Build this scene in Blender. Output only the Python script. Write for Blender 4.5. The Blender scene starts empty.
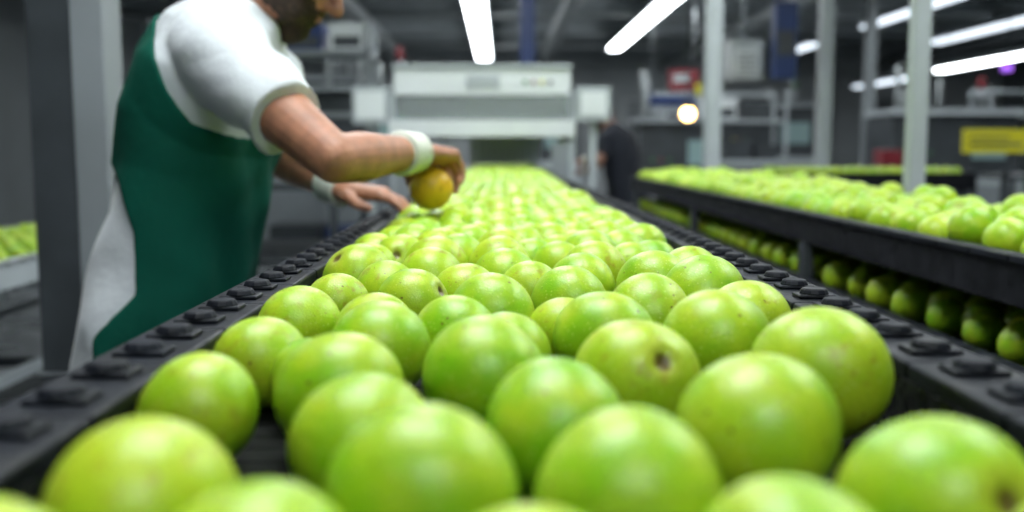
import bpy, bmesh, math, random
import numpy as np
from mathutils import Vector, Matrix
random.seed(7); rng=np.random.default_rng(11)
S=bpy.context.scene
COL=S.collection
CZ=1.16

# ------------------------------------------------------------------ materials
def mat(name, col, rough=0.5, metal=0.0, var=0.0, vscale=8.0, bump=0.0, bscale=40.0, coat=0.0, sss=0.0, rvar=0.0, alpha=1.0, sheen=0.0, bd=0.01, spec=.5):
    m=bpy.data.materials.new(name); m.use_nodes=True
    nt=m.node_tree; b=nt.nodes['Principled BSDF']
    b.inputs['Base Color'].default_value=(*col,1); b.inputs['Roughness'].default_value=rough
    b.inputs['Metallic'].default_value=metal
    b.inputs['Specular IOR Level'].default_value=spec
    b.inputs['Coat Weight'].default_value=coat
    b.inputs['Sheen Weight'].default_value=sheen
    if sss>0:
        b.inputs['Subsurface Weight'].default_value=sss
        b.inputs['Subsurface Radius'].default_value=(0.012,0.005,0.003); b.inputs['Subsurface Scale'].default_value=1.0
    tc=nt.nodes.new('ShaderNodeTexCoord')
    n=nt.nodes.new('ShaderNodeTexNoise'); n.inputs['Scale'].default_value=vscale; n.inputs['Detail'].default_value=5
    nt.links.new(tc.outputs['Object'],n.inputs['Vector'])
    if var>0:
        r=nt.nodes.new('ShaderNodeMapRange'); r.inputs[1].default_value=0.3; r.inputs[2].default_value=0.7
        r.inputs[3].default_value=1-var; r.inputs[4].default_value=1+var
        nt.links.new(n.outputs['Fac'],r.inputs[0])
        v=nt.nodes.new('ShaderNodeVectorMath'); v.operation='SCALE'; v.inputs[0].default_value=col
        nt.links.new(r.outputs[0],v.inputs['Scale']); nt.links.new(v.outputs[0],b.inputs['Base Color'])
    if rvar>0:
        r=nt.nodes.new('ShaderNodeMapRange'); r.inputs[1].default_value=0.35; r.inputs[2].default_value=0.65
        r.inputs[3].default_value=max(0.03,rough-rvar); r.inputs[4].default_value=min(1,rough+rvar)
        nt.links.new(n.outputs['Fac'],r.inputs[0]); nt.links.new(r.outputs[0],b.inputs['Roughness'])
    if bump>0:
        n2=nt.nodes.new('ShaderNodeTexNoise'); n2.inputs['Scale'].default_value=bscale; n2.inputs['Detail'].default_value=4
        nt.links.new(tc.outputs['Object'],n2.inputs['Vector'])
        bp=nt.nodes.new('ShaderNodeBump'); bp.inputs['Strength'].default_value=bump; bp.inputs['Distance'].default_value=bd
        nt.links.new(n2.outputs['Fac'],bp.inputs['Height']); nt.links.new(bp.outputs[0],b.inputs['Normal'])
    if alpha<1:
        b.inputs['Transmission Weight'].default_value=alpha
    return m
def emis(name,col,st):
    m=bpy.data.materials.new(name); m.use_nodes=True; nt=m.node_tree
    b=nt.nodes['Principled BSDF']; b.inputs['Base Color'].default_value=(*col,1)
    b.inputs['Emission Color'].default_value=(*col,1); b.inputs['Emission Strength'].default_value=st
    return m
M={}
M['black']=mat('black_plastic',(0.008,0.009,0.012),0.55,var=0.4,vscale=30,bump=0.5,bscale=150,rvar=0.12,bd=.0012,spec=.2)
M['blacktop']=mat('worn_black_rail',(0.008,0.010,0.015),0.55,var=0.5,vscale=25,bump=0.4,bscale=180,rvar=0.12,bd=.001,spec=.18)
M['wet']=mat('wet_black_wall',(0.010,0.012,0.011),0.25,var=0.5,vscale=35,bump=0.9,bscale=70,rvar=0.15,bd=.004)
M['belt']=mat('belt_rubber',(0.006,0.007,0.006),0.65,var=0.4,vscale=40,bump=0.5,bscale=90,bd=.002,spec=.12)
M['white']=mat('white_enamel',(0.74,0.78,0.79),0.35,var=0.05,vscale=3)
M['grey']=mat('grey_paint',(0.24,0.265,0.28),0.45,var=0.1,vscale=4)
M['lgrey']=mat('light_grey_paint',(0.42,0.46,0.48),0.4,var=0.08,vscale=4)
M['dark']=mat('dark_machine_paint',(0.045,0.053,0.06),0.45,var=0.25,vscale=6)
M['steel']=mat('brushed_steel',(0.42,0.45,0.47),0.32,metal=0.9,var=0.1,vscale=12,rvar=0.1)
M['blue']=mat('blue_paint',(0.012,0.035,0.14),0.45,var=0.15)
M['red']=mat('red_paint',(0.22,0.02,0.03),0.45,var=0.15)
M['yellow']=mat('yellow_paint',(0.60,0.56,0.02),0.45,var=0.1)
M['green']=mat('green_paint',(0.05,0.20,0.06),0.5,var=0.15)
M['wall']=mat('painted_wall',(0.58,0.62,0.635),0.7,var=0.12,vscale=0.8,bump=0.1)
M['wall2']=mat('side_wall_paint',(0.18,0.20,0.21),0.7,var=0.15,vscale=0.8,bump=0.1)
M['ceil']=mat('ceiling_panels',(0.30,0.33,0.34),0.8,var=0.15,vscale=1.0)
M['floor']=mat('epoxy_floor',(0.13,0.14,0.145),0.3,var=0.25,vscale=2.0,rvar=0.15,bump=0.05)
M['duct']=mat('galvanised_duct',(0.4,0.43,0.44),0.4,metal=0.6,var=0.1)
M['glass']=mat('acrylic_panel',(0.75,0.82,0.82),0.12,alpha=0.75)
M['tube']=emis('fluorescent_tube',(0.93,0.98,1.0),16.0)
M['key']=emis('added_panel_bright',(0.93,0.98,1.0),19.0)  # brighter glow for the added panel above the belt
M['added_panel']=emis('added_panel_glow',(0.92,0.98,1.0),13.0)  # glow of the ceiling panels added above the frame
M['tubedim']=emis('fluorescent_tube_far',(0.80,0.90,1.0),2.0)
M['warm']=emis('warm_lamp',(1.0,0.62,0.22),16.0)
M['purple']=emis('uv_lamp',(0.45,0.15,1.0),1.2)
M['screen']=emis('display_glow',(0.2,0.3,0.3),0.15)
M['skin']=mat('skin',(0.40,0.185,0.11),0.5,var=0.22,vscale=45,bump=0.3,bscale=300,sss=0.12,bd=.001)
M['skin2']=mat('skin_background',(0.30,0.15,0.10),0.5,var=0.1,vscale=30,sss=0.1)
M['hair']=mat('dark_hair',(0.045,0.026,0.016),0.7,var=0.7,vscale=120,bump=1.0,bscale=260,bd=.004)
M['shirt']=mat('white_cotton',(0.64,0.68,0.71),0.85,var=0.04,vscale=12,bump=0.7,bscale=14,sheen=0.2)
M['apron']=mat('green_cloth',(0.002,0.092,0.060),0.8,var=0.12,vscale=8,bump=0.6,bscale=11,sheen=0.0,spec=.2)
M['navy']=mat('navy_cloth',(0.010,0.013,0.022),0.85,var=0.2,vscale=10,bump=0.4,bscale=16)
M['shoe']=mat('shoe_leather',(0.02,0.02,0.02),0.5)
M['cuff']=mat('white_knit_cuff',(0.66,0.68,0.60),0.9,bump=0.9,bscale=160,bd=.002)
M['eye']=mat('eye_white',(0.7,0.68,0.65),0.2); M['iris']=mat('iris',(0.05,0.025,0.01),0.2)
M['lip']=mat('lip',(0.35,0.12,0.1),0.5)

# ------------------------------------------------------------------ mesh builder
class MB:
    def __init__(s): s.v=[];s.f=[];s.m=[];s.mats=[];s.sm=[]
    def mi(s,k):
        if k not in s.mats: s.mats.append(k)
        return s.mats.index(k)
    def box(s,x0,x1,y0,y1,z0,z1,k):
        i=len(s.v); s.v+=[(x,y,z) for z in(z0,z1) for y in(y0,y1) for x in(x0,x1)]
        for q in ((0,2,3,1),(4,5,7,6),(0,1,5,4),(2,6,7,3),(0,4,6,2),(1,3,7,5)):
            s.f.append([i+a for a in q]); s.m.append(s.mi(k)); s.sm.append(False)
    def cyl(s,p,q,r,k,n=12,r2=None,smooth=True):
        p=Vector(p);q=Vector(q);r2=r if r2 is None else r2
        ax=(q-p).normalized(); a=ax.orthogonal().normalized(); b=ax.cross(a); i=len(s.v)
        for c,rr in((p,r),(q,r2)):
            for t in range(n):
                w=2*math.pi*(t+.5)/n; s.v.append(tuple(c+a*math.cos(w)*rr+b*math.sin(w)*rr))
        mi=s.mi(k)
        for t in range(n):
            u=(t+1)%n; s.f.append([i+t,i+u,i+n+u,i+n+t]); s.m.append(mi); s.sm.append(smooth)
        s.f.append([i+t for t in range(n)][::-1]); s.m.append(mi); s.sm.append(False)
        s.f.append([i+n+t for t in range(n)]); s.m.append(mi); s.sm.append(False)
    def add(s,vf,k):
        v,f=vf; o=len(s.v); s.v+=[tuple(q) for q in v]; s.f+=[[i+o for i in q] for q in f]; s.m+=[s.mi(k)]*len(f); s.sm+=[True]*len(f)
    def done(s,name,parent=None,bevel=0.0):
        me=bpy.data.meshes.new(name); me.from_pydata(s.v,[],s.f)
        for k in s.mats: me.materials.append(M[k])
        me.polygons.foreach_set('material_index',s.m); me.polygons.foreach_set('use_smooth',s.sm); me.update()
        o=bpy.data.objects.new(name,me); COL.objects.link(o)
        if parent: o.parent=parent
        if bevel>0:
            bm=o.modifiers.new('bevel','BEVEL'); bm.width=bevel; bm.segments=2; bm.limit_method='ANGLE'
        return o
def empty(name,loc=(0,0,0)):
    e=bpy.data.objects.new(name,None); e.location=loc; e.empty_display_size=0.2; COL.objects.link(e); return e

# ------------------------------------------------------------------ room
X0,X1,Y0,Y1,H=-6.0,11.0,-3.0,22.0,3.3
for nm,a,k in (('floor',(X0,X1,Y0,Y1,-0.1,0),'floor'),('ceiling',(X0,X1,Y0,Y1,H,H+.1),'ceil'),
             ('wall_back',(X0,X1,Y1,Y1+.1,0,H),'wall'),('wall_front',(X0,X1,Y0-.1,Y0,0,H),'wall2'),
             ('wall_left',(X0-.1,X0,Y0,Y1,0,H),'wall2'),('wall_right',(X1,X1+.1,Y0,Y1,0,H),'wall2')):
    b=MB(); b.box(*a,k); b.done(nm)
b=MB()
for y in np.arange(1.0,21.9,2.3): b.box(X0,X1,y,y+.16,H-.2,H,'lgrey')
b.done('trim_1')
b=MB()
for x,z in ((-1.9,2.95),(.9,3.0),(3.6,2.95),(8.3,3.0)): b.cyl((x,3,z),(x,Y1,z),.11,'duct',16)
for y in (9.5,14.2,18.5): b.cyl((X0,y,3.05),(X1,y,3.05),.05,'duct',12)
b.done('ceiling_ducts')
b=MB()
b.box(X0,X1,Y1-.03,Y1,0,.15,'dark'); b.done('baseboard_back')
b=MB()
b.box(5.2,6.4,Y1-.08,Y1,0,2.2,'grey'); b.box(5.12,5.2,Y1-.1,Y1,0,2.28,'lgrey'); b.box(6.4,6.48,Y1-.1,Y1,0,2.28,'lgrey'); b.box(5.12,6.48,Y1-.1,Y1,2.2,2.28,'lgrey')
b.cyl((5.3,Y1-.12,1.0),(5.3,Y1-.12,1.2),.015,'steel'); b.done('door_1')

# ------------------------------------------------------------------ lights
def fixture(x,ya,yb,z,k='tube',w=.24):
    b=MB(); b.box(x-w/2-.02,x+w/2+.02,ya-.03,yb+.03,z+.015,z+.08,'grey')
    b.box(x-w/2,x+w/2,ya,yb,z-.02,z+.015,k)
    for y in (ya+.3,yb-.3): b.cyl((x,y,z+.08),(x,y,H),.006,'steel',6)
    b.done('fluorescent_light')
fixture(-.30,11.0,19.6,2.91,w=.25); fixture(2.0,11.0,17.7,2.91,w=.20)
fixture(-3.0,15.2,17.2,2.91)
fixture(5.25,11.5,14.5,2.91,'tubedim',.16); fixture(5.25,16.8,18,2.91,'tubedim',.2)
fixture(7.15,13.2,16.6,2.91,'tubedim'); fixture(6.7,12,15.3,2.36,'tube',.16); fixture(6.9,16.5,19.3,2.36,'tubedim')
def added_panel(x,y,w,d,z=3.12,k='added_panel'):  # ceiling panel added out of view to light the scene
    b=MB(); b.box(x-w/2-.03,x+w/2+.03,y-d/2-.03,y+d/2+.03,z,z+.06,'white'); b.box(x-w/2,x+w/2,y-d/2,y+d/2,z-.012,z,k)
    for i in(-1,1):
        for j in (-1,1): b.cyl((x+i*w*.4,y+j*d*.4,z+.06),(x+i*w*.4,y+j*d*.4,H),.005,'steel',6)
    b.done('added_light_panel')
added_panel(-.20,1.2,1.15,1.15,k='key'); added_panel(-.2,4.4,1.2,1.2); added_panel(2.3,2.3,1.2,1.2); added_panel(2.1,5.2,1.1,1.1); added_panel(-.2,8.0,1.2,1.2)
added_panel(5.0,7.5,1.2,1.2); added_panel(-3.2,5.5,1.0,1.0); added_panel(8.3,9.5,1.0,1.2); added_panel(5.0,10.6,1.2,.8); added_panel(2.6,9.6,1.2,1.0); added_panel(-3.0,9.6,1.0,1.0)
added_panel(.5,-1.3,1.2,.9)  # added behind the camera to brighten the front fruit
# ------------------------------------------------------------------ conveyors
def hexbolt(b,x,y,z,k):
    b.box(x-.0165,x+.0165,y-.0125,y+.0125,z,z+.0035,k)
    b.cyl((x,y,z+.003),(x,y,z+.0085),.0135,k,12,.0105,smooth=False)
def conveyor(name,xi0,xi1,y0,y1,zr,depth=.05,rw=.056,skirt=.13,bolts=4.0,legs=True,slat=.026,railk='blacktop',sidek='black'):
    e=empty(name); zb=zr-depth
    b=MB()
    b.box(xi0,xi1,y0,y1,zb-.03,zb-.004,'belt')
    y=y0
    while y<min(y1,y0+4.0):
        b.box(xi0+.004,xi1-.004,y+.001,y+slat-.001,zb-.006,zb,'belt'); y+=slat
    b.done('belt',e)
    b=MB()
    for xa,xb in((xi0-rw,xi0),(xi1,xi1+rw)):
        b.box(xa+.006 if xa<xi0 else xa,xb if xa<xi0 else xb-.006,y0,y1,zr-skirt,zr-.010,sidek)
        y=y0
        while y<y1-.01:
            L=min(.12,y1-y); b.box(xa,xb,y+.0008,y+L-.0008,zr-.012,zr,railk); y+=.12
    r=b.done('side_rails',e,bevel=.0025)
    b=MB()
    for xa,xb in((xi0-.004,xi0),(xi1,xi1+.004)): b.box(xa-.001,xb+.001,y0,y1,zb-.02,zr-.011,'wet')
    b.done('inner_walls',e)
    b=MB(); y=y0+.03
    while y<min(y1,bolts):
        for x in (xi0-rw/2,xi1+rw/2): hexbolt(b,x,y,zr,railk)
        y+=.06
    if b.v: b.done('rail_bolts',e,bevel=.0015)
    if legs:
        b=MB(); zt=zr-skirt
        yy=list(np.arange(y0+.25,y1,1.6))
        for y in yy:
            for x in (xi0-rw/2,xi1+rw/2):
                b.box(x-.025,x+.025,y-.025,y+.025,.02,zt,'dark'); b.box(x-.05,x+.05,y-.05,y+.05,0,.02,'steel')
            b.box(xi0-rw/2,xi1+rw/2,y-.02,y+.02,.25,.29,'dark'); b.box(xi0-rw/2,xi1+rw/2,y-.02,y+.02,zt-.06,zt,'dark')
        for x in (xi0-rw/2,xi1+rw/2): b.box(x-.015,x+.015,yy[0],yy[-1],.32,.36,'grey')
        for y in np.arange(y0+.1,y1,.3): b.cyl((xi0,y,zb-.07),(xi1,y,zb-.07),.025,'steel',10)
        b.done('support_frame',e)
    return e
conveyor('fruit_conveyor',-.20,.25,.12,8.2,CZ-.13)
conveyor('side_conveyor',.765,1.17,.7,5.6,CZ-.150,depth=.040,skirt=.075,rw=.032,legs=False,bolts=0)
e2=conveyor('lower_side_conveyor',.755,1.15,.7,5.6,CZ-.310,depth=.025,skirt=.07,rw=.03,bolts=0)
b=MB()
for y in (1.0,2.4,3.8,5.4):
    for x in (.745,1.19): b.box(x-.012,x+.012,y-.02,y+.02,CZ-.37,CZ-.224,'dark')
b.done('tier_brackets',e2)
conveyor('left_conveyor',-2.5,-1.80,2.3,6.5,.765,depth=.06,bolts=0,railk='steel',sidek='lgrey',skirt=.1)
# ------------------------------------------------------------------ fruit material
fm=bpy.data.materials.new('green_fruit_skin'); fm.use_nodes=True; nt=fm.node_tree; B=nt.nodes['Principled BSDF']
def nd(t,**k):
    n=nt.nodes.new(t)
    for a,v in k.items(): setattr(n,a,v)
    return n
ac=nd('ShaderNodeAttribute',attribute_name='fco'); ar=nd('ShaderNodeAttribute',attribute_name='frnd')
def mixc(f,c1,c2,link=None):
    n=nd('ShaderNodeMix',data_type='RGBA')
    if isinstance(c1,tuple): n.inputs[6].default_value=(*c1,1)
    else: nt.links.new(c1,n.inputs[6])
    if isinstance(c2,tuple): n.inputs[7].default_value=(*c2,1)
    else: nt.links.new(c2,n.inputs[7])
    nt.links.new(f,n.inputs[0]); return n.outputs[2]
def mrange(src,a,b_,c=0.,d=1.):
    n=nd('ShaderNodeMapRange'); n.inputs[1].default_value=a;n.inputs[2].default_value=b_;n.inputs[3].default_value=c;n.inputs[4].default_value=d
    nt.links.new(src,n.inputs[0]); return n.outputs[0]
off=nd('ShaderNodeVectorMath',operation='MULTIPLY_ADD'); nt.links.new(ar.outputs['Color'],off.inputs[0]); off.inputs[1].default_value=(37,53,71); nt.links.new(ac.outputs['Vector'],off.inputs[2])
def noise(s,d):
    n=nd('ShaderNodeTexNoise'); n.inputs['Scale'].default_value=s; n.inputs['Detail'].default_value=d; nt.links.new(off.outputs[0],n.inputs['Vector']); return n
n1=noise(1.3,3); n2=noise(22,2); n3=noise(3.2,7); n4=noise(8,2)
vo=nd('ShaderNodeTexVoronoi'); vo.inputs['Scale'].default_value=9; nt.links.new(off.outputs[0],vo.inputs['Vector'])
vo2=nd('ShaderNodeTexVoronoi'); vo2.inputs['Scale'].default_value=3.6; nt.links.new(off.outputs[0],vo2.inputs['Vector'])
base=mixc(mrange(ar.outputs['Fac'],0,1),(0.21,0.50,0.006),(0.42,0.61,0.018))
base=mixc(mrange(n1.outputs['Fac'],.36,.70,0,.75),base,(0.54,0.64,0.030))
base=mixc(mrange(n2.outputs['Fac'],.45,.75,0,.35),base,(0.18,0.39,0.007))
base=mixc(mrange(vo.outputs['Distance'],.10,.24,.55,0),base,(0.70,0.78,0.24))
bl=nd('ShaderNodeMath',operation='MULTIPLY'); nt.links.new(mrange(n3.outputs['Fac'],.56,.68,0,.65),bl.inputs[0]); nt.links.new(mrange(ar.outputs['Fac'],.40,.60),bl.inputs[1])
base=mixc(bl.outputs[0],base,(0.32,0.24,0.02))
bk=nd('ShaderNodeMath',operation='MULTIPLY'); nt.links.new(mrange(vo2.outputs['Distance'],.10,.17,.85,0),bk.inputs[0]); nt.links.new(mrange(n4.outputs['Fac'],.50,.56),bk.inputs[1])
base=mixc(bk.outputs[0],base,(0.13,0.085,0.012))
sx=nd('ShaderNodeSeparateXYZ'); nt.links.new(ac.outputs['Vector'],sx.inputs[0])
base=mixc(mrange(sx.outputs['Z'],.90,.985,0,.45),base,(0.40,0.40,0.05))
base=mixc(mrange(sx.outputs['Z'],.984,.993,0,.9),base,(0.10,0.055,0.015))
nt.links.new(base,B.inputs['Base Color'])
nt.links.new(mrange(n2.outputs['Fac'],.3,.7,.28,.40),B.inputs['Roughness'])
B.inputs['Subsurface Weight'].default_value=.08; B.inputs['Subsurface Radius'].default_value=(.006,.01,.002); B.inputs['Subsurface Scale'].default_value=1
B.inputs['Specular IOR Level'].default_value=.5
bp=nd('ShaderNodeBump'); bp.inputs['Strength'].default_value=.2; bp.inputs['Distance'].default_value=.002
nt.links.new(n2.outputs['Fac'],bp.inputs['Height']); nt.links.new(bp.outputs[0],B.inputs['Normal'])

def fruit_template(nu,nv):
    v=[];f=[]
    th=np.concatenate([[0],np.linspace(.06,math.pi-.06,nv),[math.pi]])
    v.append((0,0,1.))
    for t in th[1:-1]:
        for j in range(nu):
            a=2*math.pi*j/nu; v.append((math.sin(t)*math.cos(a),math.sin(t)*math.sin(a),math.cos(t)))
    v.append((0,0,-1.)); L=len(v)-1
    for j in range(nu): f.append((0,1+j,1+(j+1)%nu))
    tri1=np.array(f)
    q=[]
    for i in range(nv-1):
        for j in range(nu):
            a=1+i*nu+j;b_=1+i*nu+(j+1)%nu; q.append((a,a+nu,b_+nu,b_))
    tri2=np.array([(L,1+(nv-1)*nu+(j+1)%nu,1+(nv-1)*nu+j) for j in range(nu)])
    return np.array(v),tri1,np.array(q),tri2
def rotz_to(n):
    n=Vector(n).normalized(); q=Vector((0,0,1)).rotation_difference(n)
    return np.array((q.to_matrix()@Matrix.Rotation(random.random()*6.28,3,'Z')))
def fruits(name,items,res,material=None,parent=None):
    T,t1,q,t2=fruit_template(*res); nT=len(T)
    Vs=[];Cs=[];Rs=[];lp=[];sizes=[];k=0
    th=np.arccos(np.clip(T[:,2],-1,1)); az=np.arctan2(T[:,1],T[:,0])
    for (x,y,z,R,ax) in items:
        if ax is None:
            a=rng.normal(size=3); a/=np.linalg.norm(a)
            if rng.random()<.80 and a[1]<0.15 and a[2]>-.25: a[2]=-abs(a[2])-.35; a[1]=abs(a[1])
            ax=Vector(a)
        sq=.92+.07*rng.random(); r=1+.020*np.sin(2*az+rng.random()*6)*np.sin(th)+.014*np.sin(3*az+rng.random()*6)*np.sin(th)**2+.018*np.cos(2*th+rng.random())
        r=r+.02*np.cos(5*az+rng.random()*6)*np.exp(-(th/.5)**2)*np.sin(th)
        r=r-.13*np.exp(-(th/.17)**2)
        P=T*r[:,None]; P[:,2]*=sq; P=(P@rotz_to(ax).T)*R+np.array([x,y,z])
        Vs.append(P);Cs.append(T);Rs.append(np.full(nT,rng.random()))
        o=k*nT
        lp+= [(t1+o).ravel(),(q+o).ravel(),(t2+o).ravel()]; sizes+=[np.full(len(t1),3),np.full(len(q),4),np.full(len(t2),3)]
        k+=1
    V=np.concatenate(Vs);C=np.concatenate(Cs);Rr=np.concatenate(Rs);L=np.concatenate(lp);Z=np.concatenate(sizes)
    me=bpy.data.meshes.new(name); me.vertices.add(len(V)); me.vertices.foreach_set('co',V.astype(np.float32).ravel())
    me.loops.add(len(L)); me.loops.foreach_set('vertex_index',L.astype(np.int32))
    me.polygons.add(len(Z)); st=np.concatenate([[0],np.cumsum(Z)[:-1]]); me.polygons.foreach_set('loop_start',st.astype(np.int32))
    me.polygons.foreach_set('use_smooth',np.ones(len(Z),bool)); me.update(calc_edges=True); me.validate()
    a=me.attributes.new('fco','FLOAT_VECTOR','POINT'); a.data.foreach_set('vector',C.astype(np.float32).ravel())
    a=me.attributes.new('frnd','FLOAT','POINT'); a.data.foreach_set('value',Rr.astype(np.float32))
    me.materials.append(material or fm)
    o=bpy.data.objects.new(name,me); COL.objects.link(o)
    if parent: o.parent=parent
    return o

near=[(-.1405,.379,.077),(-.168,.545,.068),(-.166,.681,.066),(-.082,.322,.070),(-.0676,.476,.072),(-.093,.567,.076),(-.0314,.390,.079),
(-.010,.602,.079),(.028,.496,.075),(-.0865,.706,.074),(.0515,.390,.078),(.0777,.733,.077),(.0837,.597,.079),(.127,.479,.081),(.098,.318,.072),
(.1955,.597,.086),(.1545,.701,.081),(.170,.374,.078),(.190,.922,.084),(.1565,.998,.080),(.064,.911,.075),(-.0077,.837,.077),(-.082,.924,.070),
(-.165,.811,.070),(-.152,.925,.066),(.0065,1.065,.076),(-.075,1.075,.075),(-.157,1.09,.078),(.108,1.125,.078),
(.008,.288,.072),(-.16,.290,.075),(.188,.285,.08),(.005,.70,.066),(-.035,.77,.068),(.125,.83,.077),(.030,.985,.070),(-.035,.985,.068),(-.115,1.0,.070),
(-.100,.795,.066),(.205,.81,.075),(.207,1.08,.075),(.085,1.035,.072),(-.122,.640,.058),(.052,.80,.062),(-.175,1.01,.05),(-.172,.748,.05)]
axes={12:(.31,-.8,.5),17:(.33,-.85,.42),7:(-.4,.3,-.8),22:(.85,-.3,.45),16:(-.5,.2,-.8),13:(.2,.5,-.8),9:(.9,.3,.2),0:(.1,.5,-.8),1:(.5,.5,-.5),2:(-.5,.5,-.5),3:(0,.5,-.8),4:(0,.5,-.8),5:(.3,.5,-.8),6:(-.1,.5,-.8),8:(.1,.5,-.8),10:(.1,.4,-.8),11:(.3,.8,.5),14:(.1,.5,-.8),15:(.1,.5,-.8)}
zb=CZ-.18
def pack(x0,x1,y0,y1,zb,fixed,extra=(),sp=.079,pile=0.0,seed=1,cap_=.028):
    r=np.random.default_rng(seed)
    P=[];R=[];W=[]
    for (x,y,D) in fixed: P.append([x,y,zb+D/2]);R.append(D/2);W.append(.0)
    for (x,y,z,rr) in extra: P.append([x,y,z]);R.append(rr);W.append(0.)
    nf=len(fixed)
    y=y0+.03 if not nf else 1.19
    row=0
    while y<y1-.03:
        x=x0+.04+(row%2)*sp/2
        while x<x1-.03:
            px=x+r.normal()*.008; py=y+r.normal()*.008; rr=.034+.0065*r.random()
            ok=all((px-p[0])**2+(py-p[1])**2>(.85*(rr+q))**2 for p,q in zip(P[:nf],R[:nf])) if y<1.4 else True
            if ok: P.append([px,py,zb+rr+pile*r.random()]);R.append(rr);W.append(1.)
            x+=sp
        y+=sp*.87;row+=1
    P=np.array(P);R=np.array(R);W=np.array(W)
    for it in range(60):
        d=P[:,None,:]-P[None,:,:]
        L=np.sqrt((d**2).sum(2))+1e-9; ov=(R[:,None]+R[None,:])*.985-L
        np.fill_diagonal(ov,-1); mk=(ov>0)
        push=np.where(mk,ov,0)[:,:,None]*d/L[:,:,None]
        wr=W[:,None]/(W[:,None]+W[None,:]+1e-6)
        P+= (push*wr[:,:,None]).sum(1)*.6
        P[:,2]-=.0006*(W>0)
        P[:,2]=np.where(W>0,np.clip(P[:,2],zb+R*.985,zb+R+cap_),P[:,2])
        P[:,0]=np.where(W>0,np.clip(P[:,0],x0+R,x1-R),P[:,0])
    out=[]
    for i in range(len(P)):
        if nf<=i<nf+len(extra): continue
        out.append((P[i,0],P[i,1],P[i,2],R[i],axes.get(i) if nf else None))
    return out
GOLD=(-.121,1.755,1.092,.040)
it=pack(-.20,.25,.20,8.1,zb,near,[GOLD],pile=.02)
fe=empty('green_fruit_pile')
fruits('near_fruit',[i for i in it if i[1]<1.6],(56,36),parent=fe)
fruits('far_fruit',[i for i in it if i[1]>=1.6],(26,16),parent=fe)
it=pack(.765,1.17,.9,5.6,CZ-.190,[],pile=.05,seed=3,sp=.072,cap_=.045)
fruits('green_fruit_pile',it,(28,18))
it=pack(.755,1.15,.9,5.6,CZ-.335,[],pile=.0,seed=4)
fruits('green_fruit_pile',it,(24,14))
it=pack(-2.5,-1.8,2.4,6.4,.705,[],pile=.0,seed=5,sp=.083)
fruits('green_fruit_pile',it,(18,12))
gm=fm.copy(); gm.name='ripe_fruit_skin'
ripe=[(.80,.44,.012),(.84,.50,.02),(.88,.56,.03),(.66,.34,.012),(.9,.7,.2),(.5,.24,.02),(.4,.2,.02),(.5,.35,.06),(.10,.05,.01)]
cnt=0
for n in gm.node_tree.nodes:
    if n.type=='MIX':
        for i in (6,7):
            if not n.inputs[i].is_linked: n.inputs[i].default_value=(*ripe[min(cnt,8)],1); cnt+=1
fruits('ripe_yellow_fruit',[(*GOLD,Vector((.6,.3,-.8)))],(48,32),gm)

# ------------------------------------------------------------------ organic blobs
def tube(secs,n=28):
    v=[];f=[]
    for c,A,Bv in secs:
        c=Vector(c);A=Vector(A);Bv=Vector(Bv)
        for j in range(n):
            a=2*math.pi*j/n; v.append(c+A*math.cos(a)+Bv*math.sin(a))
    for i in range(len(secs)-1):
        for j in range(n):
            a=i*n+j;b_=i*n+(j+1)%n; f.append((a,b_,b_+n,a+n))
    v.append(Vector(secs[0][0])); v.append(Vector(secs[-1][0])); k=len(v)
    for j in range(n):
        f.append((k-2,(j+1)%n,j)); o=(len(secs)-1)*n; f.append((k-1,o+j,o+(j+1)%n))
    return v,f
def cap(p,q,r1,r2=None,flat=False,n=20):
    p=Vector(p);q=Vector(q);r2=r1 if r2 is None else r2
    ax=(q-p).normalized(); a=ax.orthogonal().normalized(); b_=ax.cross(a); s=[]
    if not flat:
        for t in (80,60,40,20): t=math.radians(t); s.append((p-ax*r1*math.sin(t),a*r1*math.cos(t),b_*r1*math.cos(t)))
    s.append((p,a*r1,b_*r1)); s.append((q,a*r2,b_*r2))
    if not flat:
        for t in (20,40,60,80): t=math.radians(t); s.append((q+ax*r2*math.sin(t),a*r2*math.cos(t),b_*r2*math.cos(t)))
    return tube(s,n)
def ell(c,ax,ay,az):
    c=Vector(c); ax=Vector(ax);ay=Vector(ay);az=Vector(az); s=[]
    for t in range(-85,86,17):
        w=math.radians(t); s.append((c+az*math.sin(w),ax*math.cos(w),ay*math.cos(w)))
    return tube(s,24)
def blob(name,parts,voxel,smooth,mats,parent=None,post=None):
    v=[];f=[]
    for pv,pf in parts:
        o=len(v); v+=[tuple(x) for x in pv]; f+=[tuple(i+o for i in q) for q in pf]
    me=bpy.data.meshes.new('tmp'); me.from_pydata(v,[],f)
    bm=bmesh.new(); bm.from_mesh(me); bmesh.ops.recalc_face_normals(bm,faces=bm.faces); bm.to_mesh(me); bm.free()
    o=bpy.data.objects.new('tmp',me); COL.objects.link(o)
    m=o.modifiers.new('r','REMESH'); m.mode='VOXEL'; m.voxel_size=voxel
    m=o.modifiers.new('s','SMOOTH'); m.factor=.5; m.iterations=smooth
    dg=bpy.context.evaluated_depsgraph_get(); dg.update()
    res=bpy.data.meshes.new_from_object(o.evaluated_get(dg)); bpy.data.objects.remove(o); bpy.data.meshes.remove(me)
    res.name=name; res.materials.clear()
    for k in mats: res.materials.append(M[k])
    if post: post(res)
    res.polygons.foreach_set('use_smooth',np.ones(len(res.polygons),bool)); res.update()
    ob=bpy.data.objects.new(name,res); COL.objects.link(ob)
    if parent: ob.parent=parent
    return ob
def inpoly(x,y,poly):
    c=np.zeros(len(x),bool); n=len(poly); j=n-1
    for i in range(n):
        xi,yi=poly[i];xj,yj=poly[j]
        m=((yi>y)!=(yj>y))&(x<(xj-xi)*(y-yi)/(yj-yi+1e-12)+xi); c^=m; j=i
    return c
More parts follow.
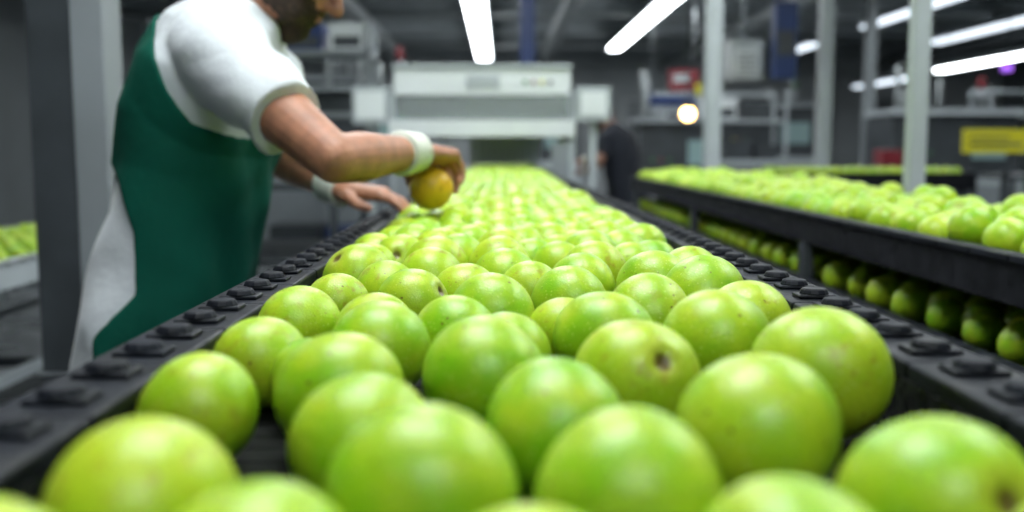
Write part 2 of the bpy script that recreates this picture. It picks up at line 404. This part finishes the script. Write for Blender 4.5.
def coords(me):
    a=np.empty(len(me.vertices)*3,np.float32); me.vertices.foreach_get('co',a); return a.reshape(-1,3)
def normals(me):
    a=np.empty(len(me.vertices)*3,np.float32); me.vertices.foreach_get('normal',a); return a.reshape(-1,3)

def hand(W,f,n,s,curl,thumb,spread=.12,sc=1.0):
    W=Vector(W);f=Vector(f).normalized();n=Vector(n); n=(n-f*n.dot(f)).normalized(); s=Vector(s); s=(s-f*s.dot(f)-n*s.dot(n)).normalized()
    L=lambda a,b_,c: W+f*a*sc+s*b_*sc+n*c*sc
    P=[]
    offs=[.031,.0105,-.010,-.029]; lens=[.072,.080,.074,.058]; kn=[.088,.092,.088,.080]; rad=[.0088,.0092,.0086,.0076]
    for i in range(4):
        P.append(cap(L(.0,offs[i]*.55,0),L(kn[i],offs[i],0),.0155*sc,.0125*sc))
        ang=0; p=L(kn[i],offs[i],.0); sp=spread*(1.5-i)/1.5
        for k,(fr,c) in enumerate(zip((.45,.31,.24),curl[i] if isinstance(curl[0],(list,tuple)) else curl)):
            ang+=math.radians(c); d=(f*math.cos(sp)+s*math.sin(sp)).normalized()
            d=d*math.cos(ang)+n*math.sin(ang); q=p+d*lens[i]*fr*sc
            r0=rad[i]*sc*(1-.07*k); P.append(cap(p,q,r0*(1.06 if k==0 else 1.04),r0*.92)); p=q
    P.append(ell(L(.048,0,.002),f*.05*sc,s*.040*sc,n*.0145*sc))
    a=L(.018,.022,.006); P.append(cap(a,L(*thumb[0]),.016*sc,.0125*sc))
    P.append(cap(L(*thumb[0]),L(*thumb[1]),.0118*sc,.0100*sc)); P.append(cap(L(*thumb[1]),L(*thumb[2]),.0102*sc,.0082*sc))
    return P

def worker(name,shirtk,apronk,skink,loc=None,rot=0,sc=1.0):
    E=empty(name)
    Yc=1.85
    secs=[(-.650,.775,.145,.200),(-.630,.84,.140,.195),(-.604,.94,.134,.186),(-.580,1.03,.130,.18),(-.560,1.12,.130,.185),(-.543,1.21,.132,.197),(-.518,1.29,.128,.203),(-.490,1.355,.110,.185),(-.463,1.405,.080,.125),(-.448,1.425,.060,.075)]
    ts=[]
    for i,(x,z,dd,ww) in enumerate(secs):
        a=secs[max(0,i-1)];b_=secs[min(len(secs)-1,i+1)]; t=Vector((b_[0]-a[0],0,b_[1]-a[1])).normalized(); dv=Vector((t.z,0,-t.x))
        if i==0: dv=Vector((.95,0,.12))
        ts.append(((x,Yc,z),dv*dd,Vector((0,ww,0))))
    shR=(-.458,1.680,1.312); slR=(-.330,1.560,1.208); elR=(-.246,1.49,1.146); wrR=(-.146,1.700,1.155)
    shL=(-.468,2.010,1.305); slL=(-.478,2.075,1.225); elL=(-.490,2.140,1.155); wrL=(-.312,1.955,1.083)
    P=[tube(ts,40),None,cap(shL,slL,.072,.060)]
    aR=(Vector(slR)-Vector(shR)).normalized(); uR=aR.orthogonal().normalized(); wR=aR.cross(uR)
    P[1]=tube([(Vector(shR)+(Vector(slR)-Vector(shR))*t,uR*r,wR*r) for (t,r) in ((-.5,.05),(-.3,.070),(0,.078),(.4,.073),(.8,.066),(1.0,.064))],28)
    P.append(ell((-.482,1.72,1.325),(.078,0,0),(0,.09,0),(0,0,.070)));P.append(ell((-.490,1.98,1.325),(.066,0,0),(0,.08,0),(0,0,.066)))
    def folds(me):
        c=coords(me); nn=normals(me); x,y,z=c[:,0],c[:,1],c[:,2]
        w=.0030*np.sin(24*z+18*x+9*np.sin(7*y))+.005*np.sin(13*(x+y)+14*z)*np.clip((1.2-z)*2.5,0,1)
        w+=.0040*np.sin(75*x-48*z+15*y+2*np.sin(20*z))*np.clip((x+.50)*7,0,1)
        w+=.008*(np.abs(np.sin(12*x+24*z+3*np.sin(9*x)+4*y))-.6)*np.exp(-((x+.44)**2+(z-1.19)**2)/.014)
        ph=np.arctan2(y-Yc,x+.60)
        w+=np.clip((1.10-z)*4,0,1)*.006*np.sin(6*ph+3*z)+np.clip((.94-z)*6,0,1)*.007*np.sin(9*ph)
        c=c+nn*w[:,None]; me.vertices.foreach_set('co',c.astype(np.float32).ravel()); me.update()
    sh=blob('shirt',P,.0045,7,[shirtk],E,folds)
    poly=[(-.59,1.40),(-.565,1.33),(-.54,1.26),(-.505,1.205),(-.445,1.182),(-.36,1.185),(-.36,.92),(-.47,.905),(-.545,.862),(-.635,.81),(-.685,.785),(-.685,.845),(-.612,.92),(-.612,1.02),(-.640,1.10),(-.70,1.155),(-.80,1.17),(-.80,1.34),(-.68,1.385)]
    me=sh.data; c=coords(me)
    bm=bmesh.new(); bm.from_mesh(me); bm.verts.ensure_lookup_table()
    ins=inpoly(c[:,0],c[:,2],poly)
    for A_,B_ in ((shR,slR),(shL,slL)):
        A_=np.array(A_);B_=np.array(B_); ab=B_-A_; t=np.clip(((c-A_)@ab)/(ab@ab),0,1.2); dist=np.linalg.norm(c-(A_+t[:,None]*ab),axis=1); ins&=~(dist<.092)
    bmesh.ops.delete(bm,geom=[v for v in bm.verts if not ins[v.index]],context='VERTS')
    for _ in range(6):
        bd=[v for v in bm.verts if v.is_boundary]
        new={v:sum((e.other_vert(v).co for e in v.link_edges if e.is_boundary),Vector())/max(1,sum(e.is_boundary for e in v.link_edges)) for v in bd}
        for v,p in new.items(): v.co=v.co.lerp(p,.5)
    am=bpy.data.meshes.new('apron'); bm.normal_update()
    for v in bm.verts: v.co+=v.normal*.003
    bm.to_mesh(am); bm.free(); am.materials.append(M[apronk]); am.polygons.foreach_set('use_smooth',np.ones(len(am.polygons),bool))
    ao=bpy.data.objects.new('apron',am); COL.objects.link(ao); ao.parent=E
    so=ao.modifiers.new('thick','SOLIDIFY'); so.thickness=.004; so.offset=1
    P=[]
    for sy,kx in ((-.085,.0),(.085,.02)):
        P.append(cap((-.645,Yc+sy,.83),(-.60+kx,Yc+sy*1.2,.47),.090,.066)); P.append(cap((-.60+kx,Yc+sy*1.2,.47),(-.64+kx,Yc+sy*1.25,.10),.066,.053))
    P.append(ell((-.645,Yc,.85),(.100,0,0),(0,.150,0),(0,0,.10)))
    blob('trousers',P,.008,6,['navy'],E)
    P=[]
    for sy,kx in ((-.11,0),(.11,.02)):
        P.append(cap((-.655+kx,Yc+sy,.045),(-.50+kx,Yc+sy*1.1,.036),.044,.036)); P.append(cap((-.64+kx,Yc+sy,.10),(-.64+kx,Yc+sy,.05),.048,.046))
    def flat(me):
        c=coords(me); c[:,2]=np.maximum(c[:,2],.0); me.vertices.foreach_set('co',c.ravel())
    blob('shoes',P,.006,3,['shoe'],E,flat)
    m1=Vector(elR).lerp(Vector(wrR),.30)
    P=[cap(shR,slR,.050,.046),cap(slR,elR,.045,.037),cap(elR,m1,.037,.040),cap(m1,wrR,.040,.024)]
    P+=hand(wrR,(.50,.86,-.10),(.08,-.1,-1),(-1,.4,0),(40,45,35),((.045,.047,.018),(.062,.052,.040),(.080,.046,.055)),spread=.10)
    blob('right_arm',P,.0026,5,[skink],E)
    m2=Vector(elL).lerp(Vector(wrL),.30)
    P=[cap(shL,slL,.050,.046),cap(slL,elL,.046,.040),cap(elL,m2,.040,.042),cap(m2,wrL,.042,.025)]
    P+=hand(wrL,(.95,-.22,-.10),(-.1,.05,-1),(0,-1,0),((10,18,12),(14,20,12),(16,20,14),(18,22,14)),((.040,.050,.010),(.062,.064,.018),(.085,.068,.022)),spread=.20)
    blob('left_arm',P,.0026,5,[skink],E)
    for nm,el_,wr_ in (('right_glove_cuff',elR,wrR),('left_glove_cuff',elL,wrL)):
        el_=Vector(el_);wr_=Vector(wr_);ax=(wr_-el_).normalized();a=ax.orthogonal().normalized();b_=ax.cross(a); s=[]
        for k in range(15):
            t=-.046+.058*k/14; r=.0325+(.0016 if k%2 else -.0008)+max(0,-t)*.10
            s.append((wr_+ax*t,a*r,b_*r))
        v,f=tube(s,36); me=bpy.data.meshes.new(nm); me.from_pydata([tuple(x) for x in v],[],f); me.materials.append(M['cuff'])
        me.polygons.foreach_set('use_smooth',np.ones(len(me.polygons),bool)); o=bpy.data.objects.new(nm,me); COL.objects.link(o); o.parent=E
    hc=Vector((-.374,Yc,1.487)); ta=math.radians(33)
    F=Vector((math.cos(ta),0,-math.sin(ta))); U=Vector((math.sin(ta),0,math.cos(ta))); R_=Vector((0,-1,0))
    L=lambda x,y,z: hc+F*x+R_*y+U*z
    P=[ell(L(-.012,0,.025),F*.098,R_*.078,U*.092),ell(L(.025,0,-.035),F*.064,R_*.062,U*.078),cap(L(.045,0,-.092),L(.055,0,-.085),.030,.028),
       ell(L(.02,.04,-.06),F*.05,R_*.022,U*.035),ell(L(.02,-.04,-.06),F*.05,R_*.022,U*.035),
       cap(L(.086,0,.012),L(.108,0,-.022),.009,.0125),cap(L(.092,.010,-.026),L(.098,-.010,-.026),.009),
       cap(L(.072,.038,.028),L(.084,.012,.030),.012),cap(L(.072,-.038,.028),L(.084,-.012,.030),.012),
       cap(L(.078,.016,-.052),L(.078,-.016,-.052),.010),
       ell(L(.05,.042,-.018),F*.028,R_*.02,U*.022),ell(L(.05,-.042,-.018),F*.028,R_*.02,U*.022),
       cap((-.475,Yc,1.365),L(-.03,0,-.06),.068,.058)]
    for s_ in (1,-1):
        P.append(ell(L(-.008,.080*s_,-.002),F*.018+U*.004,R_*s_*.008+F*-.004,U*.031)); P.append(ell(L(-.003,.078*s_,-.026),F*.009,R_*.006,U*.010))
    def hairy(me):
        c=coords(me); nn=normals(me); d=c-np.array(hc); x=d@np.array(F);y=np.abs(d@np.array(R_));z=d@np.array(U)
        jt=rng.normal(size=len(c))*.0035; z=z+jt; x=x+jt[::-1]
        hair=((z>.062)&(x<.085))|((x<-.018)&(z>-.055))|((z>.03)&(x<.045)); hair&=~((y>.079)&(z<.03)&(x>-.03))
        beard=(z<-.030)&(x>.0)&(z>-.13)&~((z>-.062)&(z<-.045)&(y<.02)&(x>.06))&~((y<.035)&(z>-.040)&(x>.07)); beard|=(x>-.004)&(x<.03)&(z<.02)&(z>-.06)&(y>.055)&(y<.079)
        beard&=~((x<.035)&(z<-.080))
        hv=hair|beard
        c=c+nn*(np.where(hair,.008,np.where(beard,.004,0)))[:,None]*(1+.6*rng.random(len(c)))[:,None]*.8
        me.vertices.foreach_set('co',c.astype(np.float32).ravel())
        idx=np.zeros(len(me.polygons),np.int32)
        for p in me.polygons:
            vs=p.vertices
            if sum(hv[v] for v in vs)>=2: idx[p.index]=1
        me.polygons.foreach_set('material_index',idx)
    blob('head',P,.0035,4,[skink,'hair'],E,hairy)
    b=MB()
    for s_ in (1,-1):
        b.add(ell(L(.073,.031*s_,.008),F*.012,R_*.013,U*.008),'eye'); b.add(ell(L(.0835,.031*s_,.005),F*.0035,R_*.0055,U*.0055),'iris')
        b.add(ell(L(.076,.031*s_,.0155),F*.012,R_*.015,U*.006),skink)
        b.add(ell(L(.087,.030*s_,.036),F*.006,R_*.016,U*.0045),'hair')
    b.add(ell(L(.088,0,-.0535),F*.004,R_*.021,U*.005),'lip')
    b.done('facial_features',E)
    if loc:
        piv=Vector((-.55,1.85,0)); Rm=Matrix.Rotation(rot,4,'Z')
        E.matrix_world=Matrix.Translation(loc)@Rm@Matrix.Scale(sc,4)@Matrix.Translation(-piv)
    return E
worker('sorting_worker','shirt','apron','skin')
worker('background_worker','navy','navy','skin2',loc=(.87,7.15,0),rot=math.radians(150),sc=.93)

# ------------------------------------------------------------------ packing machine over belt
b=MB(); y=6.0
b.box(-.63,.42,y,y+.9,1.485,1.65,'white'); b.box(-.64,.43,y-.02,y+.92,1.64,1.665,'lgrey')
b.box(-.66,.45,y-.03,y+.03,1.238,1.335,'white')
for x in (-.655,.415):
    for yy in (y,y+.87): b.box(x,x+.035,yy,yy+.035,0,1.49,'lgrey'); b.box(x-.03,x+.06,yy-.03,yy+.06,0,.015,'steel')
b.box(-.66,.45,y+.85,y+.9,1.24,1.33,'lgrey')
for x in (-.63,.40): b.box(x,x+.02,y+.03,y+.87,.62,1.24,'lgrey')
b.box(-.63,-.26,y+.0,y+.02,.62,1.20,'grey'); b.box(.31,.42,y+.0,y+.02,.62,1.20,'grey')
b.box(-.60,.40,y+.1,y+.8,1.36,1.48,'dark')
for x in np.arange(-.19,.24,.045): b.box(x,x+.041,y+.45,y+.453,1.045+.02,1.25,'lgrey')
b.box(-.2,.0,y-.012,y+.0,1.53,1.60,'lgrey')
for i in range(4): b.cyl((.15+.05*i,y,1.56),(.15+.05*i,y-.02,1.56),.012,['green','red','yellow','dark'][i],10)
b.box(-.87,-.66,y-.05,y+.15,1.31,1.53,'lgrey'); b.box(-.85,-.68,y-.056,y-.05,1.34,1.50,'white'); b.box(-.79,-.75,y,y+.05,0,1.31,'lgrey')
b.box(.455,.655,y-.05,y+.15,1.33,1.53,'lgrey'); b.box(.48,.63,y-.056,y-.05,1.36,1.50,'white'); b.box(.54,.58,y,y+.05,0,1.33,'lgrey')
b.done('packing_machine',bevel=.004)
b=MB(); b.box(-.61,.41,y+.005,y+.012,1.34,1.48,'glass'); b.done('viewing_window',bpy.data.objects['packing_machine'])

# ------------------------------------------------------------------ posts
def post(name,x,y,w,k,z0=0,z1=H):
    b=MB()
    b.box(x-w/2,x+w/2,y-w/2,y+w/2,z0,z1,k)
    b.box(x-w,x+w,y-w,y+w,0,.015,'steel')
    for i in (-1,1):
        for j in (-1,1): b.cyl((x+i*w*.75,y+j*w*.75,.015),(x+i*w*.75,y+j*w*.75,.03),.01,'steel',6)
    b.done(name,bevel=.004)
post('support_post',1.30,3.12,.052,'lgrey'); post('support_post',1.27,6.0,.09,'lgrey'); post('support_post',2.6,8.05,.10,'lgrey')
post('support_post',.27,10,.15,'blue'); post('support_post',4.6,12.5,.12,'grey')
b=MB(); b.box(-1.035,-.955,2.45,2.57,0,H,'grey'); b.box(-1.145,-1.035,2.46,2.56,0,H,'dark'); b.box(-1.2,-.9,2.4,2.62,0,.02,'steel')
for z in (.6,2.2): b.box(-1.15,-.95,2.44,2.45,z,z+.01,'steel')
b.done('steel_column',bevel=.004)

# ------------------------------------------------------------------ background equipment
def rack(name,x,y,w,d,h,shelves,k='grey',fill=0,seed=0):
    r=random.Random(seed); b=MB(); t=.04
    for xx in (x,x+w-t):
        for yy in (y,y+d-t): b.box(xx,xx+t,yy,yy+t,0,h,k)
    for z in shelves:
        b.box(x,x+w,y,y+d,z,z+.035,k)
        if fill:
            xx=x+.06
            while xx<x+w-.3:
                ww=r.uniform(.2,.4); hh=r.uniform(.12,.28)
                if r.random()<.75:
                    kk=r.choice(['dark','grey','lgrey','blue','green','dark','white'])
                    b.box(xx,xx+ww,y+.05,y+d-.06,z+.035,z+.035+hh,kk); b.box(xx+.03,xx+ww-.03,y+.042,y+.05,z+.06,z+.02+hh*.6,'dark')
                xx+=ww+.05
    b.box(x,x+w,y+d-.02,y+d,h-.05,h,k)
    return b.done(name)
def machine(name,x,y,w,d,h,k='lgrey',seed=0):
    r=random.Random(seed); b=MB()
    b.box(x,x+w,y,y+d,.12,h*.55,k); b.box(x+.05,x+w-.05,y+.08,y+d,h*.55,h,'dark' if k!='dark' else 'grey')
    for xx in (x+.03,x+w-.09):
        for yy in (y+.03,y+d-.09): b.box(xx,xx+.06,yy,yy+.06,0,.12,'dark')
    b.box(x,x+w,y,y+d,h-.06,h,k); b.box(x+w*.08,x+w*.45,y-.012,y,.25,h*.48,'grey'); b.box(x+w*.55,x+w*.92,y-.012,y,.25,h*.48,'grey')
    b.box(x+w*.62,x+w*.88,y+.05,y+.08,h*.66,h*.84,'screen')
    for i in range(3): b.cyl((x+w*.2+i*.09,y+.08,h*.7),(x+w*.2+i*.09,y+.05,h*.7),.02,r.choice(['red','green','yellow']),10)
    b.cyl((x+w*.8,y+d/2,h),(x+w*.8,y+d/2,h+.25),.02,'steel'); b.cyl((x+w*.8,y+d/2,h+.25),(x+w*.8,y+d/2,h+.38),.035,r.choice(['red','green','yellow']))
    for i in range(3): xx=x+r.uniform(.1,w-.1); b.cyl((xx,y+d*.6,h),(xx,y+d*.6,h+r.uniform(.2,.6)),.03,'duct')
    return b.done(name,bevel=.005)
rack('storage_rack',-4.3,4.6,1.4,.5,2.3,(.5,1.0,1.5,2.0),'dark',1,1)
rack('storage_rack',-2.55,7.4,1.6,.5,2.1,(.4,.9,1.4,1.85),'grey',1,2)
machine('sorting_machine',-1.75,9.2,1.0,.8,1.75,'grey',3)
machine('sorting_machine',-3.2,11.5,1.6,.9,2.0,'grey',4)
rack('roller_frame',-1.6,5.2,.75,1.2,1.0,(.55,.95),'dark',0)
rack('storage_rack',2.0,12.5,1.6,.6,1.9,(.5,1.0,1.5),'lgrey',1,6)
machine('sorting_machine',1.45,10.6,.9,.8,1.5,'grey',7)
machine('sorting_machine',4.3,11.0,1.5,.9,1.6,'lgrey',8)
rack('storage_rack',6.6,13.5,2.4,.6,2.0,(.6,1.1,1.6),'grey',1,9)
machine('sorting_machine',3.4,16.0,1.8,.9,1.9,'lgrey',10)
machine('sorting_machine',-.3,15.5,1.6,.9,1.8,'lgrey',12)
rack('storage_rack',5.2,8.6,1.4,.5,1.55,(.45,.9,1.35),'dark',1,13)
rack('low_bench',3.5,6.9,1.0,.5,1.02,(.5,.95),'dark',0,14)
machine('sorting_machine',7.2,17.5,2.0,.9,1.9,'grey',15)
e=empty('cross_conveyor'); b=MB()
b.box(1.9,3.3,6.9,7.4,.88,.955,'dark'); b.box(1.9,3.3,6.88,6.92,.88,1.0,'black'); b.box(1.9,3.3,7.4,7.44,.88,1.0,'black')
for x in (1.95,3.2):
    for yy in (6.95,7.35): b.box(x,x+.05,yy-.025,yy+.025,0,.88,'dark')
b.done('table_frame',e)
r=np.random.default_rng(9)
fruits('cross_fruit',[(1.95+.083*i+(j%2)*.04,6.965+.078*j,.993+.008*r.random(),.039,None) for i in range(16) for j in range(6)],(16,10),parent=e)
b=MB(); b.box(4.15,4.72,8.9,8.95,1.13,1.34,'yellow'); b.box(4.2,4.67,8.895,8.9,1.19,1.22,'dark'); b.box(4.2,4.55,8.895,8.9,1.26,1.28,'dark')
for x in (4.2,4.62): b.box(x,x+.04,8.95,8.99,0,1.34,'dark')
b.done('yellow_sign',bevel=.003)
b=MB(); b.box(3.34,3.52,8.7,8.9,1.02,1.16,'red'); b.box(3.36,3.50,8.72,8.88,1.12,1.165,'dark'); b.box(3.3,3.56,8.66,8.94,.98,1.02,'dark')
for x in (3.32,3.5):
    for yy in (8.68,8.88): b.box(x,x+.04,yy,yy+.04,0,.98,'dark')
b.done('red_crate_stand',bevel=.004)
b=MB(); b.box(2.18,2.36,8.0,8.12,1.72,2.32,'blue'); b.cyl((2.27,8.06,2.3),(2.27,8.06,H),.01,'steel',8); b.box(2.2,2.34,7.995,8.0,1.9,2.1,'dark'); b.done('blue_hanging_banner',bevel=.004)
b=MB(); b.box(1.88,2.14,8.2,8.45,1.73,2.05,'lgrey'); b.box(1.91,2.11,8.19,8.2,1.78,1.98,'white'); 
for z in (1.8,1.84,1.88,1.92): b.box(1.93,2.09,8.182,8.19,z,z+.012,'dark')
b.cyl((2.0,8.3,2.05),(2.0,8.3,H),.015,'steel',8); b.done('hanging_fan_unit',bevel=.008)
b=MB(); b.box(2.0,2.35,11.9,11.93,1.85,2.1,'red'); b.box(1.75,2.35,11.88,11.93,1.68,1.80,'blue'); b.box(2.05,2.25,11.89,11.9,1.95,2.05,'lgrey')
for x in (1.8,2.3): b.cyl((x,11.91,1.75),(x,11.91,H),.01,'steel',8)
b.done('safety_sign')
b=MB(); b.add(ell((1.5,8,1.445),(.055,0,0),(0,.055,0),(0,0,.055)),'warm'); b.cyl((1.5,8,1.55),(1.5,8,1.49),.03,'dark',16,.04); b.cyl((1.5,8,1.55),(1.5,8,H),.006,'dark',6); b.done('pendant_lamp')
b=MB(); b.cyl((5.05,10,2.0),(5.05,10,1.94),.05,'purple',12); b.cyl((5.05,10,2.0),(5.05,10,H),.006,'dark',6); b.done('uv_lamp')
b=MB()
for i,x in enumerate((-4.6,-2.2,2.7,4.0,8.0)):
    b.box(x,x+.9,Y1-.05,Y1-.001,1.5,2.3,['lgrey','blue','white','grey','lgrey'][i]); b.box(x+.08,x+.82,Y1-.056,Y1-.05,1.58,2.22,['white','dark','lgrey','dark','grey'][i])
b.done('notice_boards')
b=MB()
for x in (-5.2,-1.2,3.8,7.2): b.cyl((x,Y1-.1,0),(x,Y1-.1,H),.06,'duct')
b.done('wall_pipes')

# ------------------------------------------------------------------ world & camera
w=bpy.data.worlds.new('World'); S.world=w; w.use_nodes=True
w.node_tree.nodes['Background'].inputs[0].default_value=(.55,.7,.8,1); w.node_tree.nodes['Background'].inputs[1].default_value=.1
cam=bpy.data.cameras.new('camera'); co=bpy.data.objects.new('camera',cam); COL.objects.link(co); S.camera=co
co.location=(0,0,CZ); co.rotation_euler=(math.radians(90-6.1),0,math.radians(-.69)); cam.lens=35; cam.sensor_width=36
cam.clip_start=.02; cam.dof.use_dof=True; cam.dof.focus_distance=.94; cam.dof.aperture_fstop=3.3; cam.dof.aperture_blades=0
S.view_settings.view_transform='Standard'; S.view_settings.look='None'; S.view_settings.exposure=0
